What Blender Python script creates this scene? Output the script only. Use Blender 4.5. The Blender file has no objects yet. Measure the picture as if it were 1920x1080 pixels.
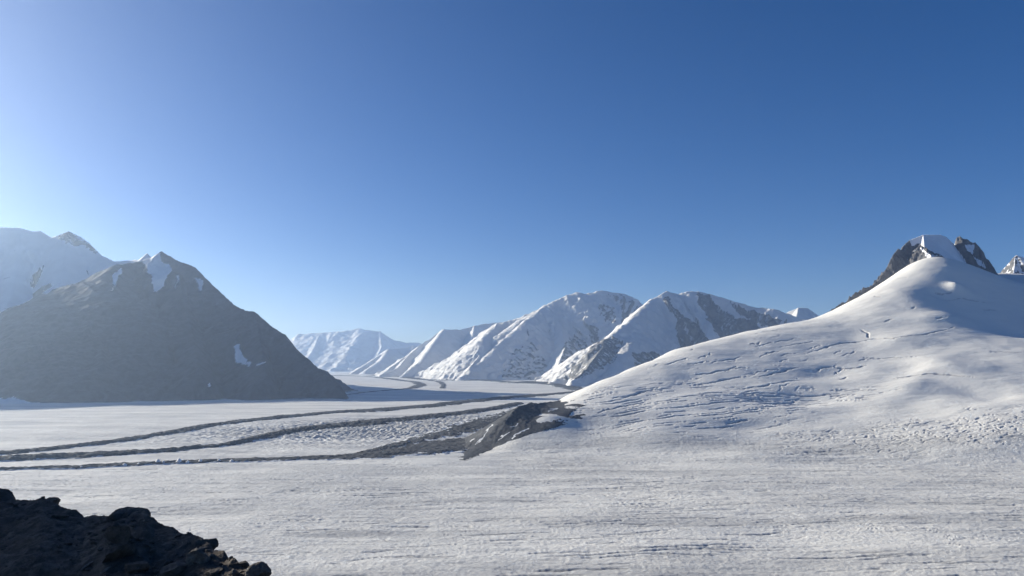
import bpy, math, random
import numpy as np
from mathutils import Vector

C = bpy.context.scene.collection
R = math.radians

# ------------------------------------------------------------------ camera
CAM_H = 300.0                 # the viewpoint stands 300 m above the glacier
F = 1478.0                    # focal length in photo pixels (1920 wide)
HORIZON = 683.0
TH = math.atan((HORIZON - 540.0) / F)
cam_d = bpy.data.cameras.new('camera')
cam_d.sensor_width = 36.0
cam_d.lens = 36.0 * F / 1920.0
cam_d.clip_start = 0.5
cam_d.clip_end = 200000.0
cam = bpy.data.objects.new('camera', cam_d)
C.objects.link(cam)
cam.location = (0, 0, CAM_H)
cam.rotation_euler = (R(90) + TH, 0, 0)
bpy.context.scene.camera = cam

# ------------------------------------------------------------------ sky and sun
SUN_AZ = -63.0                # degrees, left of the view direction (+Y)
SUN_EL = 16.5
world = bpy.data.worlds.new('World')
bpy.context.scene.world = world
world.use_nodes = True
nt = world.node_tree
for n in list(nt.nodes): nt.nodes.remove(n)
sky = nt.nodes.new('ShaderNodeTexSky')
sky.sky_type = 'NISHITA'
sky.sun_disc = False
sky.sun_elevation = R(SUN_EL)
sky.sun_rotation = R(SUN_AZ)
sky.altitude = 3500.0
sky.air_density = 0.9
sky.dust_density = 8.0
sky.ozone_density = 2.0
bg = nt.nodes.new('ShaderNodeBackground'); bg.inputs['Strength'].default_value = 0.056
wo = nt.nodes.new('ShaderNodeOutputWorld')
hsv = nt.nodes.new('ShaderNodeHueSaturation'); hsv.inputs['Saturation'].default_value = 1.34; hsv.inputs['Hue'].default_value = 0.509
nt.links.new(sky.outputs[0], hsv.inputs['Color']); nt.links.new(hsv.outputs[0], bg.inputs[0]); nt.links.new(bg.outputs[0], wo.inputs[0])

sd = bpy.data.lights.new('sun', 'SUN')
sd.energy = 4.8; sd.angle = R(0.6); sd.color = (1.0, 0.925, 0.78)
sun = bpy.data.objects.new('sun', sd); C.objects.link(sun)
S = Vector((math.sin(R(SUN_AZ)) * math.cos(R(SUN_EL)), math.cos(R(SUN_AZ)) * math.cos(R(SUN_EL)), math.sin(R(SUN_EL))))
sun.rotation_euler = S.to_track_quat('Z', 'Y').to_euler()
sun.location = (-200, 200, 700)

sc = bpy.context.scene
sc.view_settings.view_transform = 'Standard'
sc.view_settings.look = 'None'
sc.view_settings.gamma = 1.0
sc.view_settings.exposure = 1.03
sc.cycles.use_denoising = True
sc.cycles.max_bounces = 4
sc.cycles.diffuse_bounces = 3
sc.cycles.volume_bounces = 1
sc.cycles.use_adaptive_sampling = True

# ------------------------------------------------------------------ helpers
def ray(px, py):
    u = np.asarray(px, float) - 960.0; v = 540.0 - np.asarray(py, float)
    Y = F * math.cos(TH) - v * math.sin(TH); Z = F * math.sin(TH) + v * math.cos(TH)
    return u / Y, Z / Y
def W(px, py, D):
    """world point at depth D seen in that direction from the viewpoint"""
    a, b = ray(px, py)
    return np.array([a * D, D, CAM_H + b * D])
def G(px, py, z=0.0):
    """point of the level glacier in that direction"""
    a, b = ray(px, py)
    D = (z - CAM_H) / b
    return np.array([a * D, D, z])
def proj(x, y, z):
    zz = z - CAM_H
    yc = y * math.cos(TH) + zz * math.sin(TH); zc = -y * math.sin(TH) + zz * math.cos(TH)
    return 960.0 + F * x / yc, 540.0 - F * zc / yc
def sstep(a, b, x):
    t = np.clip((x - a) / (b - a), 0, 1); return t * t * (3 - 2 * t)

_rs = np.random.RandomState(7)
_P = _rs.permutation(4096).astype(np.int32)
_A = _rs.rand(4096) * 2 * np.pi
_GX = np.cos(_A); _GY = np.sin(_A)
def pn(x, y, seed=0):
    """2-D gradient noise, about -1..1"""
    x = np.asarray(x, float) + seed * 17.31; y = np.asarray(y, float) - seed * 9.77
    xi = np.floor(x).astype(np.int64); yi = np.floor(y).astype(np.int64)
    fx = x - xi; fy = y - yi
    u = fx * fx * fx * (fx * (fx * 6 - 15) + 10); v = fy * fy * fy * (fy * (fy * 6 - 15) + 10)
    def g(i, j):
        h = _P[(_P[(xi + i) & 4095] + yi + j) & 4095]
        return _GX[h] * (fx - i) + _GY[h] * (fy - j)
    a = g(0, 0); b = g(1, 0); c = g(0, 1); d = g(1, 1)
    return 1.5 * ((a + (b - a) * u) * (1 - v) + (c + (d - c) * u) * v)
def fbm(x, y, o=4, seed=0, g=0.5):
    s = 0; a = 1.0; f = 1.0
    for k in range(o):
        s = s + a * pn(x * f, y * f, seed + k * 3.7); a *= g; f *= 2.03
    return s
def rid(x, y, o=4, seed=0, g=0.5):
    """ridged noise, 0..1, sharp crests"""
    s = 0; a = 1.0; f = 1.0; n = 0; w = 1.0
    for k in range(o):
        r = (1 - np.abs(pn(x * f, y * f, seed + k * 5.3))) ** 2
        s = s + a * r * w; n += a; w = np.clip(r * 1.4, 0, 1); a *= g; f *= 2.1
    return s / n
def inpoly(px, py, poly):
    inside = np.zeros(px.shape, bool); n = len(poly)
    for i in range(n):
        x1, y1 = poly[i]; x2, y2 = poly[(i + 1) % n]
        c = ((y1 > py) != (y2 > py))
        with np.errstate(divide='ignore', invalid='ignore'):
            xx = (x2 - x1) * (py - y1) / (y2 - y1 + 1e-12) + x1
        inside ^= c & (px < xx)
    return inside
def segdist(x, y, pts):
    """distance to a polyline, with value z, arc length and side at the nearest point"""
    best = np.full(x.shape, 1e12); bz = np.zeros(x.shape); bs = np.zeros(x.shape); side = np.zeros(x.shape)
    L = 0.0
    for i in range(len(pts) - 1):
        a = pts[i]; b = pts[i + 1]
        dx, dy = b[0] - a[0], b[1] - a[1]; l2 = dx * dx + dy * dy + 1e-9
        t = np.clip(((x - a[0]) * dx + (y - a[1]) * dy) / l2, 0, 1)
        qx = a[0] + t * dx; qy = a[1] + t * dy
        d = (x - qx) ** 2 + (y - qy) ** 2
        m = d < best
        best = np.where(m, d, best); l = math.sqrt(l2)
        bz = np.where(m, a[2] + t * (b[2] - a[2]), bz); bs = np.where(m, L + t * l, bs)
        side = np.where(m, (dx * (y - a[1]) - dy * (x - a[0])) / (math.sqrt(l2) * (np.hypot(x - qx, y - qy) + 1e-6)), side)
        L += l
    return np.sqrt(best), bz, bs, side

def tag(o, label=None, cat=None, group=None, kind=None):
    if label: o['label'] = label
    if cat: o['category'] = cat
    if group: o['group'] = group
    if kind: o['kind'] = kind
    return o
def link_mesh(name, verts, quads, mat, attrs=None, smooth=True, parent=None):
    me = bpy.data.meshes.new(name)
    verts = np.ascontiguousarray(verts, dtype=np.float32); quads = np.ascontiguousarray(quads, dtype=np.int32)
    k = quads.shape[1]
    me.vertices.add(len(verts)); me.vertices.foreach_set('co', verts.ravel())
    me.loops.add(quads.size); me.loops.foreach_set('vertex_index', quads.ravel())
    me.polygons.add(len(quads))
    me.polygons.foreach_set('loop_start', np.arange(0, quads.size, k, dtype=np.int32))
    me.polygons.foreach_set('use_smooth', np.full(len(quads), smooth))
    me.update(calc_edges=True)
    for an, av in (attrs or {}).items():
        at = me.attributes.new(an, 'FLOAT', 'POINT'); at.data.foreach_set('value', np.ascontiguousarray(av, dtype=np.float32).ravel())
    me.materials.append(mat)
    o = bpy.data.objects.new(name, me); C.objects.link(o)
    if parent: o.parent = parent
    return o
def grid_mesh(name, X, Y, Z, mat, keep=None, attrs=None, smooth=True):
    """height field on a (rows, cols) grid; faces outside `keep` are dropped"""
    r, c = X.shape
    idx = np.arange(r * c).reshape(r, c)
    q = np.stack([idx[:-1, :-1], idx[:-1, 1:], idx[1:, 1:], idx[1:, :-1]], -1).reshape(-1, 4)
    if keep is not None: q = q[keep[:-1, :-1].ravel()]
    used, inv = np.unique(q, return_inverse=True)
    V = np.stack([X.ravel(), Y.ravel(), Z.ravel()], 1)[used]
    q = inv.reshape(-1, 4)
    at = {k: v.ravel()[used] for k, v in (attrs or {}).items()}
    return link_mesh(name, V, q, mat, at, smooth)

# ------------------------------------------------------------------ materials
class NB:
    def __init__(s, name):
        s.m = bpy.data.materials.new(name); s.m.use_nodes = True; s.t = s.m.node_tree
        for n in list(s.t.nodes): s.t.nodes.remove(n)
        s.out = s.t.nodes.new('ShaderNodeOutputMaterial')
        s.b = s.t.nodes.new('ShaderNodeBsdfPrincipled')
        s.t.links.new(s.b.outputs[0], s.out.inputs['Surface'])
        s.geo = s.t.nodes.new('ShaderNodeNewGeometry')
    def put(s, sock, v):
        if hasattr(v, 'bl_idname') or isinstance(v, bpy.types.NodeSocket): s.t.links.new(v, sock)
        else: sock.default_value = v
    def math(s, op, a, b=None, c=None, clamp=False):
        n = s.t.nodes.new('ShaderNodeMath'); n.operation = op; n.use_clamp = clamp
        for i, v in enumerate((a, b, c)):
            if v is not None: s.put(n.inputs[i], v)
        return n.outputs[0]
    def mapping(s, scale, rot=0.0):
        n = s.t.nodes.new('ShaderNodeMapping'); s.t.links.new(s.geo.outputs['Position'], n.inputs['Vector'])
        n.inputs['Scale'].default_value = scale; n.inputs['Rotation'].default_value = (0, 0, rot)
        return n.outputs[0]
    def noise(s, scale, detail=4, rough=0.55, vec=None, kind='FBM', dist=0.0):
        n = s.t.nodes.new('ShaderNodeTexNoise'); n.noise_type = kind
        n.inputs['Scale'].default_value = 1.0 if vec is not None else scale
        n.inputs['Detail'].default_value = detail; n.inputs['Roughness'].default_value = rough
        n.inputs['Distortion'].default_value = dist
        s.t.links.new(vec if vec is not None else s.mapping((scale,) * 3), n.inputs['Vector'])
        if vec is None: n.inputs['Scale'].default_value = 1.0
        return n.outputs['Fac']
    def ramp(s, v, a, b, lo=0.0, hi=1.0):
        n = s.t.nodes.new('ShaderNodeMapRange'); n.interpolation_type = 'SMOOTHSTEP'
        s.put(n.inputs[0], v)
        for i, x in enumerate((a, b, lo, hi)): n.inputs[i + 1].default_value = x
        return n.outputs[0]
    def mix(s, f, a, b):
        n = s.t.nodes.new('ShaderNodeMix'); n.data_type = 'RGBA'
        s.put(n.inputs[0], f)
        for k, v in ((6, a), (7, b)):
            if isinstance(v, tuple): n.inputs[k].default_value = (*v, 1.0)
            else: s.put(n.inputs[k], v)
        return n.outputs[2]
    def attr(s, name):
        n = s.t.nodes.new('ShaderNodeAttribute'); n.attribute_name = name; return n.outputs['Fac']
    def bump(s, h, dist, strength=1.0, prev=None):
        n = s.t.nodes.new('ShaderNodeBump'); s.put(n.inputs['Height'], h)
        n.inputs['Distance'].default_value = dist; n.inputs['Strength'].default_value = strength
        if prev is not None: s.put(n.inputs['Normal'], prev)
        return n.outputs[0]

def mat_mountain(name, snow, rock1, rock2, sc_=1.0, bumpm=3.0, edge=0.22, nz=1.1):
    """snow over rock, rock where the mesh attribute `rock` says so"""
    b = NB(name)
    r = b.attr('rock')
    n1 = b.noise(0.012 / sc_, 6, 0.65)
    t = b.math('ADD', r, b.math('MULTIPLY', b.math('SUBTRACT', n1, 0.5), nz))
    m = b.ramp(t, 0.5 - edge * 0.35, 0.5 + edge * 0.35)
    n2 = b.noise(0.03 / sc_, 5, 0.6)
    n3 = b.noise(0.004 / sc_, 3, 0.5)
    n5 = b.noise(1, 5, 0.62, b.mapping((0.014 / sc_, 0.014 / sc_, 0.0028 / sc_)))
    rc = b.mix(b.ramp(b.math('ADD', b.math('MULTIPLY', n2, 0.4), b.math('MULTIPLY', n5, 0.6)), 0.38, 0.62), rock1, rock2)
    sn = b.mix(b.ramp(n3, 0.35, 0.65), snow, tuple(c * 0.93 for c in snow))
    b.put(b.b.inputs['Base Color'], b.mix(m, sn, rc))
    b.b.inputs['Roughness'].default_value = 0.85
    b.b.inputs['Specular IOR Level'].default_value = 0.2
    hb = b.math('MULTIPLY', b.noise(0.02 / sc_, 7, 0.62), b.math('MULTIPLY_ADD', m, 0.7, 0.3))
    b.put(b.b.inputs['Normal'], b.bump(hb, bumpm * sc_ * 3, 0.8))
    return b.m

def mat_ice():
    b = NB('glacier_ice')
    dirt = b.attr('dirt')
    # broad flow bands of cleaner and dirtier ice
    bands = b.noise(1, 4, 0.6, b.mapping((0.0009, 0.006, 0.001), R(5)))
    fine = b.noise(1, 6, 0.7, b.mapping((0.06, 0.08, 0.03), R(8)))
    streak = b.noise(1, 5, 0.7, b.mapping((0.010, 0.085, 0.03), R(-5)))
    c = b.mix(b.ramp(bands, 0.38, 0.62), (0.72, 0.71, 0.67), (0.56, 0.556, 0.535))
    c = b.mix(b.math('MULTIPLY', b.ramp(fine, 0.50, 0.72), b.math('MULTIPLY_ADD', dirt, 0.6, 0.25)), c, (0.30, 0.32, 0.34))
    c = b.mix(b.math('MULTIPLY', b.ramp(streak, 0.56, 0.70), b.math('MULTIPLY_ADD', dirt, 0.8, 0.30)), c, (0.26, 0.26, 0.265))
    long_ = b.noise(1, 5, 0.65, b.mapping((0.0022, 0.017, 0.03), R(4)))
    c = b.mix(b.math('MULTIPLY', b.ramp(long_, 0.52, 0.66), b.math('MULTIPLY_ADD', dirt, 0.45, 0.18)), c, (0.34, 0.34, 0.345))
    c = b.mix(b.math('MULTIPLY', b.ramp(dirt, 0.45, 1.0), 0.42), c, (0.38, 0.38, 0.375))
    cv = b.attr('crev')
    c = b.mix(b.math('MULTIPLY', cv, 0.75), c, (0.15, 0.15, 0.155))  # shade inside the cracks painted into the ice colour, with some dirt
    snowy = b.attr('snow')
    c = b.mix(snowy, c, b.mix(b.math('MULTIPLY', cv, 0.65), (0.77, 0.757, 0.712), (0.26, 0.225, 0.235)))  # crack shade is painted into the snow colour as well
    b.put(b.b.inputs['Base Color'], c)
    b.b.inputs['Roughness'].default_value = 0.7
    b.b.inputs['Specular IOR Level'].default_value = 0.25
    amp = b.math('SUBTRACT', 1.0, b.math('MULTIPLY', snowy, 0.72))
    h1 = b.math('MULTIPLY', b.noise(1, 7, 0.68, b.mapping((0.08, 0.11, 0.05), R(6))), amp)
    b.put(b.b.inputs['Normal'], b.bump(h1, 2.2, 0.9))
    return b.m

def mat_debris(name='moraine_debris', c1=(0.052, 0.056, 0.064), c2=(0.090, 0.094, 0.103), s=1.0, bump=3.0):
    b = NB(name)
    n1 = b.noise(0.08 * s, 6, 0.7); n2 = b.noise(0.015 * s, 4, 0.6)
    c = b.mix(b.ramp(n1, 0.35, 0.7), c1, c2)
    c = b.mix(b.math('MULTIPLY', b.ramp(n2, 0.5, 0.75), 0.6), c, tuple(x * 1.5 for x in c2))
    ic = b.attr('ice')
    n3 = b.noise(0.05 * s, 5, 0.7)
    m = b.ramp(b.math('ADD', ic, b.math('MULTIPLY', b.math('SUBTRACT', n3, 0.5), 1.3)), 0.46, 0.54)
    c = b.mix(m, c, (0.62, 0.64, 0.66))
    b.put(b.b.inputs['Base Color'], c)
    b.b.inputs['Roughness'].default_value = 0.9
    b.b.inputs['Specular IOR Level'].default_value = 0.15
    b.put(b.b.inputs['Normal'], b.bump(n1, bump / s, 0.9))
    return b.m

M_ICE = mat_ice()
M_DEB = mat_debris()

# ------------------------------------------------------------------ valley terrain: level glacier and the snow dome
dome_px = [
    # front slope, rows from foot to crest
    (1000, 818, 2850), (1100, 800, 2950), (1100, 760, 3200), (1100, 728, 3480), (1130, 713, 3620), (1030, 780, 3000), (1070, 745, 3400),
    (1200, 810, 2850), (1200, 760, 3200), (1200, 710, 3580),
    (1300, 815, 2820), (1300, 770, 3120), (1300, 715, 3550),
    (1400, 825, 2780), (1400, 770, 3120), (1400, 710, 3550), (1400, 660, 3950),
    (1500, 820, 2800), (1500, 770, 3130), (1500, 710, 3550), (1500, 650, 4050),
    (1600, 815, 2800), (1600, 770, 3130), (1600, 700, 3600), (1600, 640, 4150),
    (1700, 805, 2800), (1700, 760, 3150), (1700, 700, 3600), (1700, 620, 4250), (1700, 560, 4700),
    (1800, 800, 2780), (1800, 740, 3200), (1800, 660, 3850), (1800, 570, 4700),
    (1920, 800, 2700), (1920, 740, 3150), (1920, 660, 3800), (1920, 580, 4700),
    (2100, 800, 2650), (2100, 740, 3150), (2100, 660, 3800), (2100, 560, 4700),
    # crest
    (1180, 690, 3800), (1250, 662, 4080), (1330, 638, 4280), (1400, 622, 4430), (1480, 606, 4580), (1560, 588, 4720), (1600, 565, 4850),
    (1632, 547, 4990), (1654, 533, 5080), (1681, 514, 5180), (1700, 500, 5260), (1745, 482, 5350), (1797, 492, 5350), (1825, 508, 5380), (1866, 526, 5400), (1886, 534, 5400), (1890, 513, 6050), (1925, 517, 6050), (2100, 520, 6050),
]
dome_z0 = [(880, 862), (960, 856), (1060, 856), (1180, 858), (1300, 862), (1420, 866), (1540, 870), (1660, 872), (1800, 876), (1930, 880), (2150, 890), (1000, 900), (1300, 900), (1600, 910), (1900, 920), (2200, 930), (800, 870), (700, 860), (800, 800), (600, 800), (900, 815), (940, 780), (1000, 750), (700, 760), (850, 770)]
ctl = [W(*p) for p in dome_px] + [G(*p) for p in dome_z0]
def behind(px, py, D, dd, dz):
    w = W(px, py, D); w = w.copy(); w[0] += dd * 0.05; w[1] += dd; w[2] -= dz; return w
for p, dd, dz in (((1100, 728, 3480), 500, 150), ((1180, 690, 3800), 500, 120), ((1250, 662, 4080), 500, 110), ((1330, 638, 4280), 500, 110), ((1400, 622, 4430), 500, 100),
                  ((1480, 606, 4580), 500, 100), ((1560, 588, 4720), 500, 90), ((1654, 533, 5080), 500, 200), ((1700, 500, 5260), 500, 160), ((1745, 482, 5350), 500, 60),
                  ((1825, 508, 5380), 300, 30), ((1925, 517, 6050), 600, 100)):
    ctl.append(behind(*p, dd, dz))
for x, y in ((200, 6500), (700, 6500), (1200, 7500), (0, 9000), (1500, 9500), (-800, 6000), (500, 5500)): ctl.append(np.array([x, y, 0.0]))
ctl = np.array(ctl)
def tps_fit(P, lam=0.0015):
    q = P[:, :2] / 1000.0; n = len(q)
    d = np.sqrt(((q[:, None] - q[None]) ** 2).sum(-1)) + 1e-9
    K = d * d * np.log(d) + lam * np.eye(n)
    A = np.zeros((n + 3, n + 3)); A[:n, :n] = K; A[:n, n] = 1; A[:n, n + 1:] = q; A[n, :n] = 1; A[n + 1:, :n] = q.T
    return q, np.linalg.solve(A, np.concatenate([P[:, 2], [0, 0, 0]]))
TQ, TW = tps_fit(ctl)
def tps(x, y):
    x = x / 1000.0; y = y / 1000.0
    s = TW[-3] + TW[-2] * x + TW[-1] * y
    for (a, b), w in zip(TQ, TW[:-3]):
        d2 = (x - a) ** 2 + (y - b) ** 2 + 1e-12
        s = s + w * 0.5 * d2 * np.log(d2)
    return s
# interpolation table for the smooth dome surface
_gx = np.linspace(-1600, 6400, 401); _gy = np.linspace(1500, 9500, 401)
_TG = tps(*np.meshgrid(_gx, _gy))
def dome_raw(x, y):
    fx = np.clip((x + 1600) / 20.0, 0, 399.999); fy = np.clip((y - 1500) / 20.0, 0, 399.999)
    i = fx.astype(int); j = fy.astype(int); u = fx - i; v = fy - j
    return (_TG[j, i] * (1 - u) + _TG[j, i + 1] * u) * (1 - v) + (_TG[j + 1, i] * (1 - u) + _TG[j + 1, i + 1] * u) * v
# line from the dome's left foot into the valley: left of it there is only the level glacier
foot_left = [G(860, 866), G(880, 852), W(930, 812, 2850), W(1000, 760, 3150), W(1060, 735, 3500)]
def dome_mask(x, y):
    # world-space foot line running away from the viewer
    xl = np.interp(y, [1500, 2300, 2600, 2900, 3300, 3800, 4500, 5500, 7000], [400, -80, -130, -90, 0, 250, 650, 900, 1200])
    m = sstep(-40, 130, x - xl)
    m = m * (1 - sstep(6700, 8600, y))
    m = m * sstep(2000, 2500, y)
    return m
bumps = [ # (px, py, D, sx, sy, rot, h): swells and hollows of the dome
    (1780, 690, 3620, 150, 210, 0.2, 26), (1710, 722, 3400, 330, 75, 0.8, 13), (1560, 690, 3650, 150, 130, 0.0, -24),
    (1500, 745, 3300, 180, 90, 0.2, -22), (1400, 790, 2950, 170, 70, 0.1, -13), (1300, 745, 3300, 160, 140, 0.0, 12),
    (1850, 745, 3200, 130, 120, 0, -22), (1700, 640, 4100, 200, 120, 0.3, 24), (1780, 610, 4400, 200, 110, 0.0, 26),
    (1880, 620, 4350, 160, 180, 0.0, -36), (1760, 560, 4780, 40, 50, 0, -18),
    (1795, 545, 4850, 55, 50, 0, 36), (1700, 560, 4750, 120, 160, 0.5, 12), (1480, 850, 2600, 260, 120, 0.3, 12), (1800, 835, 2550, 300, 130, 0, 14)]
bw = [(W(p, q, D)[0], D, sx, sy, r, h) for p, q, D, sx, sy, r, h in bumps]

def crev_lines(x, y, lx, sp, rot, w, seed, cover=0.12, wob=0.45):
    """families of roughly parallel cracks: spacing sp, broken into pieces about lx long"""
    c, s = math.cos(rot), math.sin(rot)
    u = (x * c + y * s); v = (-x * s + y * c)
    ph = v / sp + wob * 2.2 * pn(u / (lx * 1.6), v / (sp * 6), seed) + wob * 0.5 * pn(u / 35, v / 30, seed + 3)
    k = np.floor(ph); f = np.abs(ph - k - 0.5) * sp
    g = pn(u / lx + k * 7.31, k * 3.17 + v * 0.0, seed + 11) + 0.3 * pn(u / (lx * 0.3), v / 30, seed + 21)
    ww = w * np.clip(0.4 + 1.5 * (g - cover), 0.3, 1.3)
    return np.clip(1.5 * (1 - f / ww), 0, 1) * sstep(cover, cover + 0.12, g)
def blob(x, y, cx, cy, sx, sy, rot=0.0):
    c, s = math.cos(rot), math.sin(rot); dx = x - cx; dy = y - cy
    return np.exp(-(((dx * c + dy * s) / sx) ** 2 + ((-dx * s + dy * c) / sy) ** 2))
# traced large crevasses of the dome (photo direction, projected on the surface below)
def terrain(x, y, detail=True):
    """height, crevasse, dirt and snow fields of the valley floor and the dome"""
    dm = dome_mask(x, y)
    z = dome_raw(x, y)
    z = 0.5 * (z + np.sqrt(z * z + 14.0 ** 2)) - 7 * np.exp(-np.abs(z) / 40)    # soft foot
    z = np.where(dm > 0, z * dm, 0.0)
    for cx, cy, sx, sy, r, h in bw: z = z + h * blob(x, y, cx, cy, sx, sy, r) * dm
    on = sstep(25, 90, z)                                  # how much the point is on the dome
    far = 1 - sstep(7000, 16000, y)
    z = z + 5.0 * fbm(x / 520, y / 380, 3, 5) * (1 - 0.5 * on)
    z = z + 34.0 * sstep(5600, 9000, y) * fbm(x / 3300, y / 4200, 2, 8) * 0.5
    # ---- zones
    rough = blob(x, y, -700, 3900, 900, 520, 0.75) * 1.0 + blob(x, y, -100, 4100, 420, 900, -0.5) * 0.9
    field_r = blob(x, y, 1500, 2720, 700, 230, 0.05) * 1.0            # broken ice at the foot on the right
    field_l = blob(x, y, 700, 3180, 480, 330, 0.25)                   # crevassed lower left flank
    field_m = blob(x, y, 1250, 3330, 420, 110, 0.05)
    field_n = blob(x, y, 300, 2480, 120, 30, 0) + blob(x, y, 30, 2560, 60, 30, 0)
    up = blob(x, y, 1250, 3800, 700, 420, 0.25)
    base = np.clip(1 - on * 1.0, 0.12, 1)
    cr = np.zeros(x.shape)
    if detail:
        nd = 1 - on
        a = crev_lines(x, y, 170, 23, 0.07, 3.3, 1, 0.14, 0.35) * nd * (1 - sstep(2500, 3100, y)) * (0.35 + 0.65 * sstep(-0.2, 0.3, pn(x / 420, y / 200, 71)))
        a = np.maximum(a, crev_lines(x, y, 150, 20, 0.22, 3.1, 2, 0.17, 0.35) * nd * (1 - sstep(1900, 2500, y)) * sstep(-0.1, 0.3, pn(x / 300, y / 190, 72)))
        a = np.maximum(a, 0.5 * crev_lines(x, y, 60, 18, -0.4, 3.0, 5, 0.25, 0.9) * nd * (1 - sstep(1900, 2500, y)) * sstep(0.0, 0.4, pn(x / 200, y / 190, 73)))
        b_ = crev_lines(x, y, 150, 23, 0.34, 4.0, 3, -0.04, 0.4) * sstep(0.25, 0.6, field_l + 0.35 * pn(x / 150, y / 130, 75))
        c_ = crev_lines(x, y, 110, 21, -0.08, 4.2, 4, -0.08, 0.5) * sstep(0.3, 0.6, field_m + 0.3 * pn(x / 120, y / 100, 76))
        d_ = crev_lines(x, y, 70, 17, 0.12, 3.8, 6, -0.03, 0.8) * sstep(0.25, 0.7, field_r + 0.45 * pn(x / 160, y / 130, 77))
        d_ = np.maximum(d_, crev_lines(x, y, 35, 20, 0.9, 3.0, 16, 0.15, 0.9) * sstep(0.35, 0.8, field_r + 0.4 * pn(x / 130, y / 130, 78)))
        e_ = crev_lines(x, y, 170, 60, 0.42, 3.2, 9, 0.24, 0.5) * sstep(0.3, 0.7, up)
        f_ = crev_lines(x, y, 40, 16, 1.3, 3.5, 12, 0.12) * np.clip(field_n, 0, 1) * 0.5
        cr = np.maximum.reduce([a, b_, c_, 0.7 * d_, e_, f_])
        z = z + nd * (0.7 * fbm(x / 420 + y / 900, y / 26 - x / 900, 3, 64) + 0.35 * fbm(x / 150, y / 9, 2, 66)) * (1 - sstep(3500, 6000, y))
        cr = np.maximum(cr, traced(x, y))
        hum = rid(x / 15, y / 13, 3, 3)                      # hummocky melt surface
        hum2 = fbm(x / 7, y / 8, 2, 6)
        big = rid(x / 55, y / 45, 2, 14)
        z = z + base * (0.46 * (hum - 0.5) + 0.24 * hum2 + 0.9 * (big - 0.5)) * np.where(y < 9000, 1.0, 0.3)
        ser = rid(x / 38, y / 30, 3, 21)
        z = z + np.clip(rough, 0, 1) * 13.0 * (ser - 0.5) * (1 - on)
        z = z + np.clip(field_r, 0, 1) * 0.9 * (rid(x / 30, y / 24, 2, 31) - 0.5)
        z = z + on * (0.5 * fbm(x / 60, y / 22, 3, 61) + 0.35 * rid(x / 25, y / 18, 2, 62) + 3.0 * fbm(x / 210, y / 120, 2, 63))
        z = z - (2.4 + 2.8 * on) * cr
    band = sum(np.exp(-((y - yb - 12 * pn(x / 140, x * 0, 70 + i)) / sw) ** 2) * sstep(x_0, x_0 + 300, x) for i, (yb, sw, x_0) in enumerate(((1935 + 0.02 * x, 26, -500), (2260 + 0.03 * x, 22, -200), (1480 + 0.12 * x, 20, -700), (1700 + 0.05 * x, 18, -1400))))
    dirt = np.clip(0.75 * band * (0.6 + 0.6 * pn(x / 120, y / 60, 77)) + 0.2 + 0.55 * fbm(x / 700, y / 200, 3, 33) + 1.1 * np.clip(rough, 0, 1) - 0.35 * on, 0, 1)
    snow = sstep(40, 150, z + 40 * fbm(x / 300, y / 300, 2, 44)) * dm
    return z, cr, dirt, snow, on

TRACED = [  # larger cracks seen on the dome, as directions from the viewpoint; they are laid on the surface below
    ([(1613, 617), (1628, 626), (1629, 634)], 7), ([(1656, 604), (1666, 602), (1677, 599)], 8), ([(1639, 555), (1650, 558)], 8), ([(1752, 600), (1764, 596), (1776, 594)], 8),
    ([(1711, 579), (1719, 576)], 7), ([(1681, 523), (1703, 520)], 5), ([(1505, 664), (1550, 652), (1575, 644), (1605, 642), (1637, 636), (1675, 635), (1735, 627), (1790, 613)], 8),
    ([(1612, 670), (1645, 672), (1675, 671), (1720, 668)], 6), ([(1425, 708), (1450, 700), (1475, 694), (1500, 690)], 9), ([(1560, 690), (1595, 691), (1625, 686)], 7),
    ([(1676, 709), (1740, 701), (1783, 703), (1826, 707)], 9), ([(1852, 660), (1920, 662)], 8), ([(1407, 627), (1440, 621), (1470, 618)], 5), ([(1332, 682), (1362, 675), (1392, 669)], 6),
    ([(1410, 652), (1450, 642), (1492, 635)], 5), ([(1460, 652), (1495, 645), (1525, 641)], 5), ([(1245, 686), (1270, 678), (1295, 670)], 5), ([(1425, 670), (1455, 658)], 5),
    ([(1750, 548), (1768, 552), (1785, 548)], 8), ([(1760, 562), (1805, 560), (1850, 568)], 5), ([(1840, 580), (1875, 582)], 6), ([(1160, 748), (1195, 740), (1235, 728)], 7),
    ([(1120, 775), (1160, 764), (1200, 757)], 6), ([(1300, 705), (1350, 697), (1400, 690)], 7), ([(1290, 725), (1340, 716), (1400, 706)], 8), ([(1380, 730), (1440, 722), (1500, 712)], 7)]
_tr = None
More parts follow.
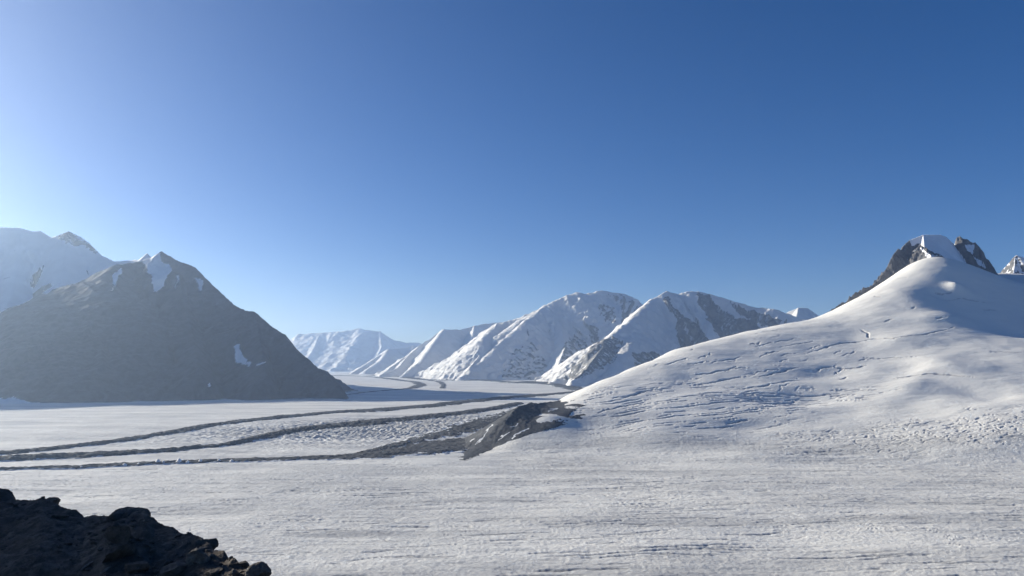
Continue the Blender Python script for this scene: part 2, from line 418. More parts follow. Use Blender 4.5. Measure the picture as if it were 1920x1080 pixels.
def traced(x, y):
    global _tr
    if _tr is None:
        _tr = []
        ys = np.arange(2300, 6000, 4.0)
        for pts, w in TRACED:
            q = []
            for px, py in pts:
                a_, b_ = ray(px, py)
                zz = terrain(a_ * ys, ys, False)[0]; hit = np.where(zz >= CAM_H + b_ * ys)[0]
                if len(hit): q.append((a_ * ys[hit[0]], ys[hit[0]], 0.0))
            if len(q) > 1: _tr.append((q, w))
    out = np.zeros(x.shape)
    wx = x + 9 * pn(x / 60, y / 60, 81) + 3 * pn(x / 18, y / 18, 83); wy = y + 9 * pn(x / 60, y / 60, 82) + 3 * pn(x / 18, y / 18, 84)
    for q, w in _tr:
        qx = [p[0] for p in q]; qy = [p[1] for p in q]
        m = (x > min(qx) - 40) & (x < max(qx) + 40) & (y > min(qy) - 40) & (y < max(qy) + 40)
        if m.any():
            d, _, s, _ = segdist(wx[m], wy[m], q)
            L = sum(math.hypot(q[i + 1][0] - q[i][0], q[i + 1][1] - q[i][1]) for i in range(len(q) - 1))
            tp = np.clip(np.minimum(s, L - s) / (0.2 * L), 0.15, 1) * (0.7 + 0.5 * pn(s / 40, s * 0, w))
            out[m] = np.maximum(out[m], np.clip(1.6 * (1 - d / (w * tp)), 0, 1))
    return out
def build_terrain():
    u = np.concatenate([np.linspace(-2.6, -0.74, 50)[:-1], np.linspace(-0.74, 0.74, 1300), np.linspace(0.74, 2.6, 60)[1:]])
    d = [420.0]
    while d[-1] < 6400:
        y = d[-1]
        d.append(y + (12 if y < 1000 else (3.2 + (y - 1000) * 0.0016 if y < 2500 else 5.8)))
    while d[-1] < 70000: d.append(d[-1] * 1.0075)
    d = np.array(d)
    X = u[None, :] * d[:, None]; Y = np.repeat(d[:, None], len(u), 1)
    Z = np.zeros_like(X); A = [np.zeros_like(X) for _ in range(4)]
    for k in range(0, len(d), 100):
        s = slice(k, k + 100)
        z, cr, di, sn, on = terrain(X[s], Y[s])
        Z[s] = z; A[0][s] = cr; A[1][s] = di; A[2][s] = sn; A[3][s] = on
    keep = A[3] > 0.35
    at = {'crev': A[0], 'dirt': A[1], 'snow': A[2]}
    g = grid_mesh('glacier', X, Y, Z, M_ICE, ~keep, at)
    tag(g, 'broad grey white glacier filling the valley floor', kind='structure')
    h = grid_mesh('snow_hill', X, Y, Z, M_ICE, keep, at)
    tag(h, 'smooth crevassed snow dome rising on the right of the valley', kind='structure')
build_terrain()

# ------------------------------------------------------------------ mountains
def mountain(name, ridges, box, res, mat, label, base=-20.0, k=1 / 6500., gul=50.0, gl=260.0, fine=10.0, rock=None, rock_slope=(1.1, 1.5), seed=1, crestn=6.0, crl=45.0, pv=1.0, rockb=0.0, sep=None):
    """ridges: (points as (px, py, depth), slope left of the line, slope right of it[, (px,py,depth) are world if 'w'])"""
    x0, x1, y0, y1 = box
    xs = np.arange(x0, x1, res); ys = np.arange(y0, y1, res)
    X, Y = np.meshgrid(xs, ys)
    P = [([W(*p) for p in r[0]], r[1], r[2]) for r in ridges]
    rw = [(r[3] if len(r) > 3 else 0.0) for r in ridges]
    def field(X, Y):
        Zb = np.full(X.shape, -1e9); Db = np.zeros(X.shape); Sb = np.zeros(X.shape)
        for i, (pts, sl, sr) in enumerate(P):
            d, z, s, side = segdist(X, Y, pts)
            sl_ = sr + (sl - sr) * sstep(-0.8, 0.8, side)
            w = rw[i]; d = np.sqrt(d * d + w * w) - w
            h = z - sl_ * d / (1 + k * d)
            m = h > Zb
            Zb = np.where(m, h, Zb); Db = np.where(m, d, Db); Sb = np.where(m, s + i * 913.0 + np.where(side > 0, 0, 457), Sb)
        return Zb, Db, Sb
    Z, D, Sx = field(X, Y)
    wf = sstep(10, 350, D)
    wx = 90 * fbm(X / 620, Y / 620, 3, seed) * wf; wy = 90 * fbm(X / 620, Y / 620, 3, seed + 50) * wf
    Z, D, Sx = field(X + wx, Y + wy)
    # gullies run down the faces from the ridge lines
    f1 = rid(Sx / gl, D / (gl * 5), 3, seed + 3)
    f2 = rid(X / (gl * 0.9), Y / (gl * 0.9), 5, seed + 9)
    rk0 = 1.0
    if crl < 40:
        q, w_ = proj(X, Y, Z); rk0 = np.where(inpoly(q, w_, rock[0][0]), 0.08, 1.0)
    amp = sstep(0, 260, D) * rk0
    Z = Z + gul * amp * (1.15 * (f1 - 0.55) + 0.5 * (f2 - 0.5)) + fine * rk0 * (0.25 + 0.75 * amp) * (fbm(X / 70, Y / 70, 4, seed + 20, 0.55) * 0.6 + 1.5 * (rid(X / (gl * 0.4), Y / (gl * 0.4), 4, seed + 25, 0.6) - 0.5))
    Z = Z + crestn * rk0 * (0.6 * fbm(X / crl, Y / crl, 3, seed + 31) + 1.8 * (rid(X / crl / 2.2, Y / crl / 2.2, 4, seed + 35) - 0.5))
    gy, gx = np.gradient(Z, res)
    sl = np.sqrt(gx * gx + gy * gy)
    px, py = proj(X, Y, Z)
    # convex ribs are bare, hollows hold snow; bands follow the fall line
    kk = max(1, int(round(gl * 0.12 / res)))
    lap = (np.roll(Z, kk, 0) + np.roll(Z, -kk, 0) + np.roll(Z, kk, 1) + np.roll(Z, -kk, 1) - 4 * Z) / (kk * res) ** 2
    rib = np.clip(-lap * gl * 0.25, -1, 1)
    streak = rid(Sx / (gl * 0.35), D / (gl * 4), 3, seed + 77) - 0.5
    rk = sstep(rock_slope[0], rock_slope[1], sl + 0.15 * fbm(X / 300, Y / 300, 3, seed + 60)) + rockb + 0.12 * rib + 0.12 * streak
    if rock:
        wpx = 5 * fbm(X / 120, Y / 120, 3, seed + 71); wpy = 5 * fbm(X / 120, Y / 120, 3, seed + 72)
        for poly, val in rock:
            rk = np.where(inpoly(px + wpx * 0.8, py + wpy * 0.8, poly), val + pv * (0.25 * rib + 0.4 * streak) * (1 if val > 0.3 else 0.2), rk)
    keep = Z > base
    keep[1:] |= keep[:-1].copy()
    keep[:, 1:] |= keep[:, :-1].copy()
    o = grid_mesh(name, X, Y, Z, mat, keep, {'rock': np.clip(rk, -0.5, 1.5)})
    tag(o, label, kind='structure')
    return o

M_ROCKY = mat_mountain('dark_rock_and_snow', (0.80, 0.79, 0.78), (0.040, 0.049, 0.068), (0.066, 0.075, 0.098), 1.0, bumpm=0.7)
M_SNOWY = mat_mountain('high_snow_and_rock', (0.71, 0.70, 0.675), (0.12, 0.12, 0.12), (0.20, 0.195, 0.19), 1.6, edge=0.5, nz=0.32)
M_SUMMIT = mat_mountain('summit_rock', (0.84, 0.85, 0.88), (0.075, 0.078, 0.085), (0.16, 0.155, 0.15), 0.4)

# dark mountain on the left
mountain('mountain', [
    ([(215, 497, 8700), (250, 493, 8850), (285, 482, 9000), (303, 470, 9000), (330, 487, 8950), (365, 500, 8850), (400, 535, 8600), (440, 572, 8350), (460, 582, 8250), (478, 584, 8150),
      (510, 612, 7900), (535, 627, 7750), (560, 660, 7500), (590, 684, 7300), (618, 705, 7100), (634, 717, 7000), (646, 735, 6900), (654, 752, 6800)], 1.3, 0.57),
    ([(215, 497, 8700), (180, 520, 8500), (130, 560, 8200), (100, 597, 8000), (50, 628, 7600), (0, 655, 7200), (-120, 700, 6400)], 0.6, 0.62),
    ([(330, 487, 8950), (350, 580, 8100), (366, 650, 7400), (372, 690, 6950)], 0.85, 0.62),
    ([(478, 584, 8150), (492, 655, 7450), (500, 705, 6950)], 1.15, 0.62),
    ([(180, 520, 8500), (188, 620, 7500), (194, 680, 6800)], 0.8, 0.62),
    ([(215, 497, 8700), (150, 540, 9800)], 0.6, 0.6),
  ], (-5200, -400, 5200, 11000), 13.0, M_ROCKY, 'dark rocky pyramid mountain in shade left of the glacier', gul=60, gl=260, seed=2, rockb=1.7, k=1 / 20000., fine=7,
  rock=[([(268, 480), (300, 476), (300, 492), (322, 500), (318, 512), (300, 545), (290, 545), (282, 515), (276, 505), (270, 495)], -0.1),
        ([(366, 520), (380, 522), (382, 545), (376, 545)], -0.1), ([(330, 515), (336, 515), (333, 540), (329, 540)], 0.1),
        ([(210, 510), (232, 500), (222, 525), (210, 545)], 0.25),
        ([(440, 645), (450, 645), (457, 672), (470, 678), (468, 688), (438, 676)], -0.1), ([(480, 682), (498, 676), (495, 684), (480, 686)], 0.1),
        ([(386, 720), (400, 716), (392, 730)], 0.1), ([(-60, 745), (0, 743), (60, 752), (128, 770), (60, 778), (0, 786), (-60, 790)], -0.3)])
# snowy wall behind it, running out of the picture on the left (it also shades the glacier)
mountain('mountain', [
    ([(-900, 330, 8200), (-600, 380, 8800), (-300, 400, 9600), (-120, 425, 10300), (0, 426, 10700), (40, 427, 10800), (60, 434, 10800), (75, 432, 10850), (95, 445, 10850), (112, 442, 10850), (128, 433, 10850),
      (150, 443, 10850), (168, 456, 10800), (190, 478, 10700), (215, 490, 10600), (262, 486, 10500), (276, 474, 10450)], 0.95, 0.85),
    ([(40, 427, 10800), (20, 560, 9500), (-20, 650, 8600), (-80, 720, 7600)], 0.7, 0.8),
    ([(-120, 425, 10300), (-140, 560, 9000), (-200, 720, 7400)], 0.7, 0.8),
    ([(128, 433, 10850), (120, 520, 9900), (60, 620, 9000)], 0.7, 0.7),
    ([(-600, 380, 8800), (-560, 600, 7200), (-520, 740, 6000)], 0.7, 0.7),
    ([(-900, 330, 8200), (-900, 560, 6800), (-880, 740, 5400)], 0.7, 0.7),
    ([(-900, 330, 8200), (-1400, 330, 7000)], 0.7, 0.7),
  ], (-13500, -3300, 4600, 12600), 22.0, M_ROCKY, 'tall pale snow wall at the left edge behind the dark pyramid', gul=80, gl=330, seed=4, rock_slope=(1.6, 2.2), rockb=-0.3, pv=0.0, k=1 / 20000.,
  rock=[([(-50, 420), (60, 430), (66, 470), (58, 520), (50, 560), (40, 600), (0, 615), (-60, 620)], 0.28),
        ([(100, 440), (128, 434), (170, 458), (190, 480), (160, 465), (120, 455)], 0.6)])
# snow mountains across the valley, far to near
mountain('mountain', [
    ([(470, 640, 37000), (540, 640, 38000), (560, 626, 38000), (600, 624, 38000), (640, 621, 38000), (676, 615, 38000), (690, 619, 38000), (712, 621, 38000), (740, 638, 38000), (760, 642, 38000), (785, 643, 38500), (830, 655, 39000)], 0.5, 0.5),
    ([(600, 624, 38000), (590, 650, 36000), (570, 684, 33500)], 0.6, 0.6),
    ([(690, 619, 38000), (668, 640, 36500), (650, 655, 35500), (620, 686, 33500)], 0.75, 0.9, 200),
    ([(712, 621, 38000), (716, 650, 36000), (700, 682, 34000)], 0.6, 0.6),
  ], (-12500, -2800, 31500, 42000), 45.0, M_SNOWY, 'farthest pale snow mountain at the head of the valley', gul=100, gl=1000, fine=14, crestn=22, crl=260, k=1 / 12000., seed=7, rock_slope=(2.2, 3.0), rockb=-0.2)
mountain('mountain', [
    ([(650, 705, 23000), (690, 680, 25000), (728, 655, 26500), (760, 652, 27500), (775, 648, 28000), (800, 650, 29000)], 0.7, 0.7),
    ([(728, 655, 26500), (715, 675, 25000), (685, 695, 23500)], 0.8, 1.0, 120),
    ([(775, 648, 28000), (765, 675, 26000), (740, 694, 24000)], 0.8, 0.8, 80),
  ], (-6200, -2000, 21500, 31000), 32.0, M_SNOWY, 'small hazy snow spur in front of the farthest mountain', gul=80, gl=600, fine=12, seed=9, rock_slope=(2.2, 3.0), rockb=-0.2)
mountain('mountain', [
    ([(730, 690, 19500), (770, 662, 20500), (790, 645, 21000), (832, 617, 21500), (850, 618, 22000), (862, 618, 22300), (900, 608, 22800), (940, 604, 23000), (1000, 600, 23500)], 0.7, 0.85),
    ([(832, 617, 21500), (812, 645, 20000), (790, 675, 18600), (755, 704, 17800)], 0.85, 1.2, 100),
    ([(770, 662, 20500), (745, 690, 19000), (715, 702, 18000)], 0.7, 0.8),
    ([(890, 610, 22700), (880, 660, 20000), (850, 700, 18000)], 0.7, 0.7),
  ], (-4800, 700, 15800, 25800), 24.0, M_SNOWY, 'snow mountain with a long sunlit spur beside the valley glacier', gul=75, gl=520, fine=12, crestn=14, crl=110, seed=12, rock_slope=(2.2, 3.0), rockb=-0.2)
mountain('mountain', [
    ([(900, 640, 16500), (932, 607, 17700), (960, 600, 17850), (1000, 585, 18000), (1028, 573, 18150)], 0.8, 0.8, 120),
    ([(1020, 577, 18000), (975, 600, 17500), (938, 628, 16900)], 0.75, 0.9, 160),
    ([(1022, 573, 18200), (1058, 555, 18400), (1080, 548, 18500), (1100, 551, 18500), (1128, 544, 18600), (1150, 549, 18600),
      (1172, 551, 18600), (1195, 562, 18500), (1206, 573, 18400), (1240, 600, 18200)], 0.8, 0.85, 60),
    ([(1025, 571, 18200), (985, 602, 17200), (940, 640, 16500), (900, 680, 15600), (862, 709, 15000)], 0.9, 1.2, 130),
    ([(1030, 572, 18200), (1052, 612, 17200), (1060, 650, 16300), (1040, 700, 15000)], 0.75, 0.85),
    ([(1160, 600, 17700), (1150, 640, 16500), (1120, 700, 15000)], 0.9, 0.9),
    ([(932, 605, 17600), (912, 650, 16500), (880, 690, 15300)], 0.6, 0.8),
  ], (-2600, 4000, 12800, 21500), 19.0, M_SNOWY, 'broad snow mountain with bright icefall on its left shoulder', gul=95, gl=420, fine=12, crestn=15, crl=110, seed=15, rock_slope=(2.2, 3.0), rockb=-0.2,
  rock=[([(1120, 570), (1150, 575), (1155, 600), (1140, 610), (1125, 590)], 0.6), ([(1105, 605), (1120, 610), (1125, 640), (1108, 650)], 0.6), ([(1130, 550), (1172, 555), (1200, 572), (1180, 600), (1160, 575)], 0.5), ([(1060, 640), (1085, 620), (1110, 660), (1080, 700), (1050, 690)], 0.5), ([(960, 660), (1000, 640), (1030, 690), (1010, 710), (940, 708)], 0.36), ([(985, 615), (992, 622), (995, 640), (988, 630)], 0.65)])
mountain('mountain', [
    ([(1190, 590, 13800), (1206, 575, 14000), (1222, 561, 14100), (1250, 546, 14200), (1272, 551, 14300), (1290, 546, 14300), (1310, 547, 14300), (1332, 551, 14300), (1370, 563, 14100), (1410, 575, 13900),
      (1450, 579, 13700), (1480, 588, 13600), (1510, 600, 13400), (1600, 620, 13300)], 0.8, 0.9),
    ([(1222, 561, 14100), (1200, 580, 13700), (1175, 605, 13300), (1150, 625, 12900), (1100, 665, 12300), (1060, 700, 12300), (1035, 716, 12100)], 0.85, 1.0, 80),
    ([(1190, 590, 13800), (1180, 640, 12700), (1150, 690, 11700), (1120, 716, 11200)], 0.7, 0.9, 110),
    ([(1330, 600, 13600), (1320, 650, 12700), (1310, 700, 11700)], 0.85, 0.85),
    ([(1130, 650, 12300), (1100, 690, 11500), (1070, 716, 11000)], 0.7, 0.9),
  ], (400, 7400, 9800, 16800), 15.0, M_SNOWY, 'snow mountain streaked with dark rock above the dome shoulder', gul=80, gl=300, fine=10, crestn=13, crl=90, seed=19, rock_slope=(2.2, 3.0), rockb=-0.2,
  rock=[([(1238, 560), (1252, 552), (1262, 572), (1280, 590), (1305, 605), (1330, 640), (1345, 680), (1290, 680), (1270, 640), (1268, 600), (1248, 575)], 0.85),
        ([(1305, 550), (1330, 552), (1350, 575), (1380, 595), (1410, 600), (1440, 625), (1400, 650), (1360, 655), (1335, 610), (1315, 580)], 0.85),
        ([(1370, 566), (1400, 580), (1440, 590), (1465, 600), (1450, 620), (1410, 600), (1385, 590)], 0.8),
        ([(1120, 640), (1150, 630), (1170, 640), (1150, 680), (1080, 712), (1050, 712), (1080, 680)], 0.62),
        ([(1185, 660), (1235, 660), (1240, 690), (1190, 690)], 0.7)])
mountain('mountain', [
    ([(1440, 600, 17800), (1475, 586, 18000), (1497, 577, 18000), (1515, 578, 18000), (1535, 592, 18000), (1560, 620, 18000)], 0.6, 0.6),
    ([(1497, 577, 18000), (1492, 600, 17000), (1480, 640, 15600)], 0.7, 0.7),
  ], (5000, 8600, 15000, 20500), 20.0, M_SNOWY, 'small rounded snow summit showing behind the dome shoulder', gul=60, gl=400, fine=12, seed=23, rockb=-0.4)
# rock summit standing on the snow dome
mountain('mountain', [
    ([(1500, 625, 5350), (1560, 580, 5500), (1591, 559, 5560), (1607, 547, 5600), (1630, 536, 5650), (1648, 524, 5680), (1662, 500, 5720), (1679, 473, 5750), (1683, 467, 5760), (1691, 464, 5780), (1702, 452, 5820), (1731, 440, 5850), (1764, 440, 5900), (1774, 444, 5920), (1791, 460, 5930),
      (1793, 447, 5930), (1799, 441, 5930), (1813, 450, 5930), (1833, 457, 5930), (1842, 469, 5900), (1846, 480, 5890), (1858, 493, 5850), (1866, 506, 5820), (1874, 519, 5800), (1900, 540, 5750)], 1.5, 1.5),
    ([(1731, 440, 5850), (1733, 462, 5700), (1746, 480, 5500)], 1.0, 1.1),
    ([(1724, 459, 5720), (1745, 472, 5640), (1768, 484, 5560), (1800, 494, 5500), (1835, 512, 5450), (1875, 533, 5400)], 1.0, 1.2),
  ], (2050, 4000, 5050, 6700), 4.5, M_SUMMIT, 'rocky summit with a small snow cap on top of the dome', base=150, gul=42, gl=60, fine=30, crestn=12, crl=26, seed=28, rockb=0.66, k=0,
  rock=[([(1706, 452), (1731, 436), (1775, 440), (1790, 458), (1800, 476), (1815, 500), (1790, 492), (1768, 482), (1745, 470), (1726, 458), (1712, 462)], -0.3),
        ([(1722, 462), (1730, 466), (1732, 472), (1760, 480), (1740, 482), (1728, 472)], -0.2),
        ([(1808, 458), (1828, 460), (1826, 478), (1815, 472)], 0.3), ([(1826, 480), (1842, 490), (1850, 505), (1835, 500)], 0.3)])
mountain('mountain', [
    ([(1860, 520, 6900), (1885, 512, 6950), (1895, 500, 7000), (1900, 483, 7000), (1908, 479, 7000), (1920, 482, 7000), (1950, 470, 7100), (2000, 500, 7200)], 1.0, 1.0),
    ([(1903, 480, 7000), (1902, 500, 6900), (1898, 520, 6750)], 1.1, 1.1),
  ], (3900, 5600, 6400, 7900), 8.0, M_SUMMIT, 'snow and rock peak cut by the right edge of the photo', base=300, gul=20, gl=90, fine=12, seed=31, rockb=0.1, k=0)

# ------------------------------------------------------------------ rock rib at the left foot of the dome
def rock_rib():
    xs = np.arange(-330, 620, 3.2); ys = np.arange(2450, 4100, 4.0)
    X, Y = np.meshgrid(xs, ys)
    rr = [([W(880, 853, 2620), W(905, 830, 2740), W(935, 797, 2900), W(965, 768, 3050), W(1000, 752, 3200), W(1016, 748, 3300), W(1045, 751, 3400), W(1080, 747, 3500), W(1110, 722, 3650)], 0.55, 0.22),
          ([W(890, 850, 2630), W(960, 826, 2760), W(1040, 790, 2960), W(1095, 775, 3080), W(1130, 765, 3200)], 0.35, 0.75)]
    Z = np.full(X.shape, -1e9)
    for pts, a, b in rr:
        d, z, s, side = segdist(X, Y, pts)
        Z = np.maximum(Z, z - np.where(side > 0, a, b) * d)
    T = terrain(X, Y, False)[0]
    Z = Z + 5 * fbm(X / 90, Y / 90, 4, 91) + 4 * (rid(X / 45, Y / 60, 4, 95) - 0.5)
    # lower edge of the rib where it dips under the dome's snow, laid on the surface
    ys2 = np.arange(2300, 4400, 3.0); B = []
    for qx, qy in [(878, 864), (905, 849), (930, 838), (975, 822), (1000, 813), (1040, 803), (1080, 792), (1100, 783), (1096, 776), (1064, 779), (1082, 767), (1096, 760), (1082, 756), (1058, 760), (1084, 747), (1098, 740)]:
        a_, b_ = ray(qx, qy); zz = terrain(a_ * ys2, ys2, False)[0]; hit = np.where(zz >= CAM_H + b_ * ys2)[0]
        if len(hit): B.append((a_ * ys2[hit[0]], ys2[hit[0]], 0.0))
    wx = X + 7 * fbm(X / 40, Y / 40, 3, 98); wy = Y + 7 * fbm(X / 40, Y / 40, 3, 99)
    ring = [(p[0], p[1]) for p in B] + [(B[-1][0], 4200), (-500, 4200), (-500, 2500)]
    ins = inpoly(wx, wy, ring)
    dB = segdist(wx, wy, B)[0]
    Z = T + (Z - T) * sstep(-10, 190, dB) + 1.2 * np.clip(dB / 20, 0, 1) + 1.5 * (rid(X / 22, Y / 26, 3, 93) - 0.4)
    Z = np.where(ins, Z, T - 3)
    px, py = proj(X, Y, Z)
    w = 2.2 * fbm(X / 30, Y / 30, 3, 97)
    ice = np.zeros(X.shape)
    for pts, wi in (([(891, 833), (901, 824), (907, 815), (918, 803), (924, 797)], 1.8), ([(934, 824), (954, 809)], 1.8), ([(957, 801), (972, 795)], 1.6), ([(1028, 771), (1046, 766)], 1.6), ([(960, 822), (975, 811), (990, 802)], 2.2), ([(882, 827), (890, 824)], 1.5)):
        d = segdist(px + w, py + w, [(p_, q_, 0) for p_, q_ in pts])[0]
        ice = np.maximum(ice, 1 - sstep(wi * 0.4, wi, d))
    keep = Z > T - 2
    o = grid_mesh('rock_rib', X, Y, Z, M_DEB, keep, {'ice': ice * 1.5 - 0.5})
    tag(o, 'dark rock rib at the left foot of the snow dome', kind='structure')
rock_rib()

# ------------------------------------------------------------------ medial moraines
def moraine(pts, label, h=10.0, seed=1, gap=0.0, zoff=0.0):
    """pts: (px, py, thickness in photo pixels) on the glacier"""
    P = []
    for px, py, th in pts:
        a = G(px, py - th / 2); b = G(px, py + th / 2); c = G(px, py)
        P.append((c[0], c[1], max(7.0, abs(a[1] - b[1]) * 0.56)))
    P = np.array(P)
    L = np.concatenate([[0], np.cumsum(np.hypot(np.diff(P[:, 0]), np.diff(P[:, 1])))])
    n = int(min(2600, L[-1] / 4.0)); s = np.linspace(0, L[-1], n)
    # smooth centre line
    def sm(v):
        y = np.interp(s, L, v); kk = max(3, n // (len(P) * 2)) | 1
        yp = np.pad(y, kk // 2, mode='edge'); return np.convolve(yp, np.ones(kk) / kk, 'valid')
    cx, cy, wd = sm(P[:, 0]), sm(P[:, 1]), sm(P[:, 2])
    tx, ty = np.gradient(cx), np.gradient(cy); l = np.hypot(tx, ty); nx, ny = -ty / l, tx / l
    # footprint is measured along the view direction, so correct it to the true half width
    wd = wd * np.clip(np.abs(ny), 0.25, 1)
    m = int(np.clip(wd.max() * 3.2 / 6.0, 41, 131)); v = np.linspace(-1.6, 1.6, m)
    X = cx[:, None] + nx[:, None] * wd[:, None] * v[None]; Y = cy[:, None] + ny[:, None] * wd[:, None] * v[None]
    T = terrain(X, Y)[0]
    ed = 1.0 + 0.35 * fbm(X / 60, Y / 60, 3, seed) + 0.25 * fbm(X / 260, Y / 260, 2, seed + 4)
    pr = 1 - (np.abs(v)[None] / np.clip(ed, 0.3, 1.8)) ** 2
    hh = np.minimum(h * 0.8, wd[:, None] * 0.35)
    Z = T * 0.6 + hh * np.clip(pr, -0.8, 1) * (0.75 + 0.5 * rid(X / 50, Y / 50, 3, seed + 9)) + 1.5 * fbm(X / 14, Y / 14, 3, seed + 13) + 0.018 * np.minimum(wd[:, None], 260) * (rid(X / 45, Y / 38, 3, seed + 19) - 0.4)
    Z = np.where(pr > 0, np.maximum(Z, T + 0.3), T - 3)
    ice = gap + 0.3 * fbm(X / 80, Y / 60, 3, seed + 17) - 0.12 + 0.75 * np.clip(np.abs(v)[None] / np.clip(ed, 0.3, 1.8), 0, 1.2) ** 4
    o = grid_mesh('moraine', X, Y, Z, M_DEB, None, {'ice': ice})
    tag(o, label, kind='structure')
moraine([(-80, 858, 6), (0, 852, 6), (60, 847, 9), (120, 841, 11), (240, 825, 13), (330, 809, 12), (420, 794, 11), (520, 783, 8), (640, 773, 6), (720, 768, 6), (800, 762, 7), (870, 754, 7), (950, 746, 4), (1040, 740, 3.2), (1088, 735, 3)],
        'upper dark moraine line sweeping from left edge to the dome', 12, 11)
moraine([(-80, 864, 6), (0, 862, 6), (100, 857, 5), (200, 853, 7), (300, 849, 5), (400, 839, 7), (470, 826, 13), (510, 817, 15), (560, 808, 14), (640, 798, 12), (740, 789, 10), (860, 776, 8), (920, 767, 7), (975, 757, 5)],
        'middle dark moraine band, widest and nearest the hummocky ice', 15, 12)
moraine([(-80, 883, 3.5), (0, 880, 3.5), (110, 876, 4), (200, 872, 5), (300, 869, 5), (400, 865, 6), (520, 862, 6.5), (640, 858, 9), (700, 854, 14), (760, 847, 22), (820, 840, 30), (870, 834, 36), (905, 828, 30)],
        'lower moraine line widening into rubble at the rib', 8, 13, 0.22)
moraine([(670, 853, 9), (760, 832, 18), (830, 816, 26), (890, 800, 30), (940, 784, 22), (985, 766, 10)], 'broken grey rubble belt between hummocks and rock rib', 9, 14, 0.36)
moraine([(560, 705, 0.8), (620, 704, 0.8), (690, 707, 0.9), (740, 711, 1.1), (775, 716, 1.8), (792, 722, 2.4), (770, 728, 2.2), (700, 735, 1.8), (640, 742, 1.5)], 'far curved moraine line bending beside the shaded ice', 5, 15, 0.1)
moraine([(760, 709, 0.6), (800, 712, 0.7), (824, 716, 1.2), (832, 722, 1.2), (828, 728, 1)], 'short faint moraine curl right of the far bend', 4, 16, 0.2)
moraine([(1097, 733, 5), (1075, 727, 4.5), (1050, 722, 3.5), (1020, 719, 2.4), (960, 717, 1.8), (900, 713, 1.6), (800, 711, 1.2), (700, 704, 1.2)], 'thin far moraine thread meeting the dome edge', 14, 17)
moraine([(1125, 723, 2.4), (1090, 720, 2.2), (1040, 718, 2), (980, 716, 1.2)], 'farthest moraine thread below the middle mountains', 14, 18)

# small white ice pinnacles poking out of the lower moraine line
def pinnacles():
    import bmesh
    rg = np.random.RandomState(5)
    m = NB('clean_ice'); m.put(m.b.inputs['Base Color'], m.mix(m.ramp(m.noise(0.3, 4), 0.4, 0.65), (0.80, 0.79, 0.78), (0.62, 0.63, 0.65))); m.b.inputs['Roughness'].default_value = 0.6
    for i, (px, py, w, h) in enumerate([(155, 875, 5, 5), (236, 872, 7, 6), (262, 871, 6, 5), (298, 869, 9, 10), (308, 869, 6, 7), (338, 868, 9, 10), (354, 868, 6, 6), (378, 867, 6, 7), (412, 866, 6, 6), (436, 866, 6, 6)]):
        bm = bmesh.new(); bmesh.ops.create_icosphere(bm, subdivisions=3, radius=1.0)
        V = np.array([v.co[:] for v in bm.verts]); Fc = np.array([[v.index for v in f.verts] for f in bm.faces]); bm.free()
        V = V * (1 + 0.28 * fbm(V[:, 0] * 1.8 + i * 7, V[:, 1] * 1.8 + V[:, 2] * 1.3, 3, 6))[:, None]
        V[:, :2] *= (1 - 0.45 * np.clip(V[:, 2:3], -0.2, 1))
        V = V * np.array([w, w * 0.8, h])
        p = G(px, py)
        z = float(terrain(np.array([p[0]]), np.array([p[1]]))[0][0])
        o = link_mesh('ice_pinnacle', V, Fc, m.m, None, True); o.location = (p[0], p[1] - 8, z + h * 0.45)
        tag(o, ('tiny white ice pinnacle, leftmost on the lowest dark moraine line', 'second white ice pinnacle from the left on the lowest moraine line', 'third white ice pinnacle from the left on the lowest moraine line', 'tall white ice pinnacle, left one of the close pair on the lowest moraine line', 'shorter white ice pinnacle, right one of the close pair on the lowest moraine line', 'broad white ice pinnacle, sixth from the left on the lowest moraine line', 'small white ice pinnacle just right of the broad one on the lowest moraine line', 'white ice pinnacle, third from the right on the lowest moraine line', 'white ice pinnacle, second from the right on the lowest moraine line', 'white ice pinnacle, rightmost on the lowest dark moraine line')[i], 'ice pinnacle', 'ice pinnacles along the lowest moraine line')
pinnacles()

# ------------------------------------------------------------------ near rocky slope
def mat_rock(name, c1, c2, s=1.0):
    b = NB(name)
    n1 = b.noise(1.6 * s, 8, 0.68); n2 = b.noise(7.0 * s, 5, 0.6); n3 = b.noise(0.35 * s, 3, 0.5)
    c = b.mix(b.ramp(n1, 0.35, 0.68), c1, c2)
    c = b.mix(b.math('MULTIPLY', b.ramp(n3, 0.45, 0.7), 0.6), c, (0.085, 0.062, 0.045))
    c = b.mix(b.math('MULTIPLY', b.ramp(n2, 0.58, 0.72), 0.5), c, (0.17, 0.16, 0.15))
    b.put(b.b.inputs['Base Color'], c)
    b.b.inputs['Roughness'].default_value = 0.85
    b.b.inputs['Specular IOR Level'].default_value = 0.3
    nb = b.bump(n1, 0.35, 0.9)
    b.put(b.b.inputs['Normal'], b.bump(n2, 0.06, 0.8, nb))
    return b.m
M_SLOPE = mat_rock('slope_scree', (0.050, 0.040, 0.033), (0.13, 0.105, 0.085))
M_ROCKS = [mat_rock('boulder_dark', (0.055, 0.046, 0.039), (0.125, 0.107, 0.093), 1.3), mat_rock('boulder_brown', (0.05, 0.038, 0.030), (0.11, 0.085, 0.066), 1.1),
           mat_rock('boulder_grey', (0.08, 0.078, 0.076), (0.22, 0.21, 0.20), 1.6)]
crest = [(-1200, 312, 120), (-700, 382, 112), (-350, 590, 98), (-170, 760, 80), (-70, 890, 62), (-25, 925, 56), (0, 932, 55), (80, 934, 54), (110, 948, 53), (160, 962, 52), (200, 963, 51), (270, 965, 50), (290, 985, 49), (340, 1000, 47), (390, 1012, 45), (415, 1035, 43), (450, 1057, 41), (508, 1080, 39), (552, 1112, 37), (700, 1180, 34), (1000, 1320, 30), (1500, 1500, 26), (2400, 1650, 22)]  # leftmost points: unseen rise, added to keep the sun off this slope
CP = [W(*p) for p in crest]
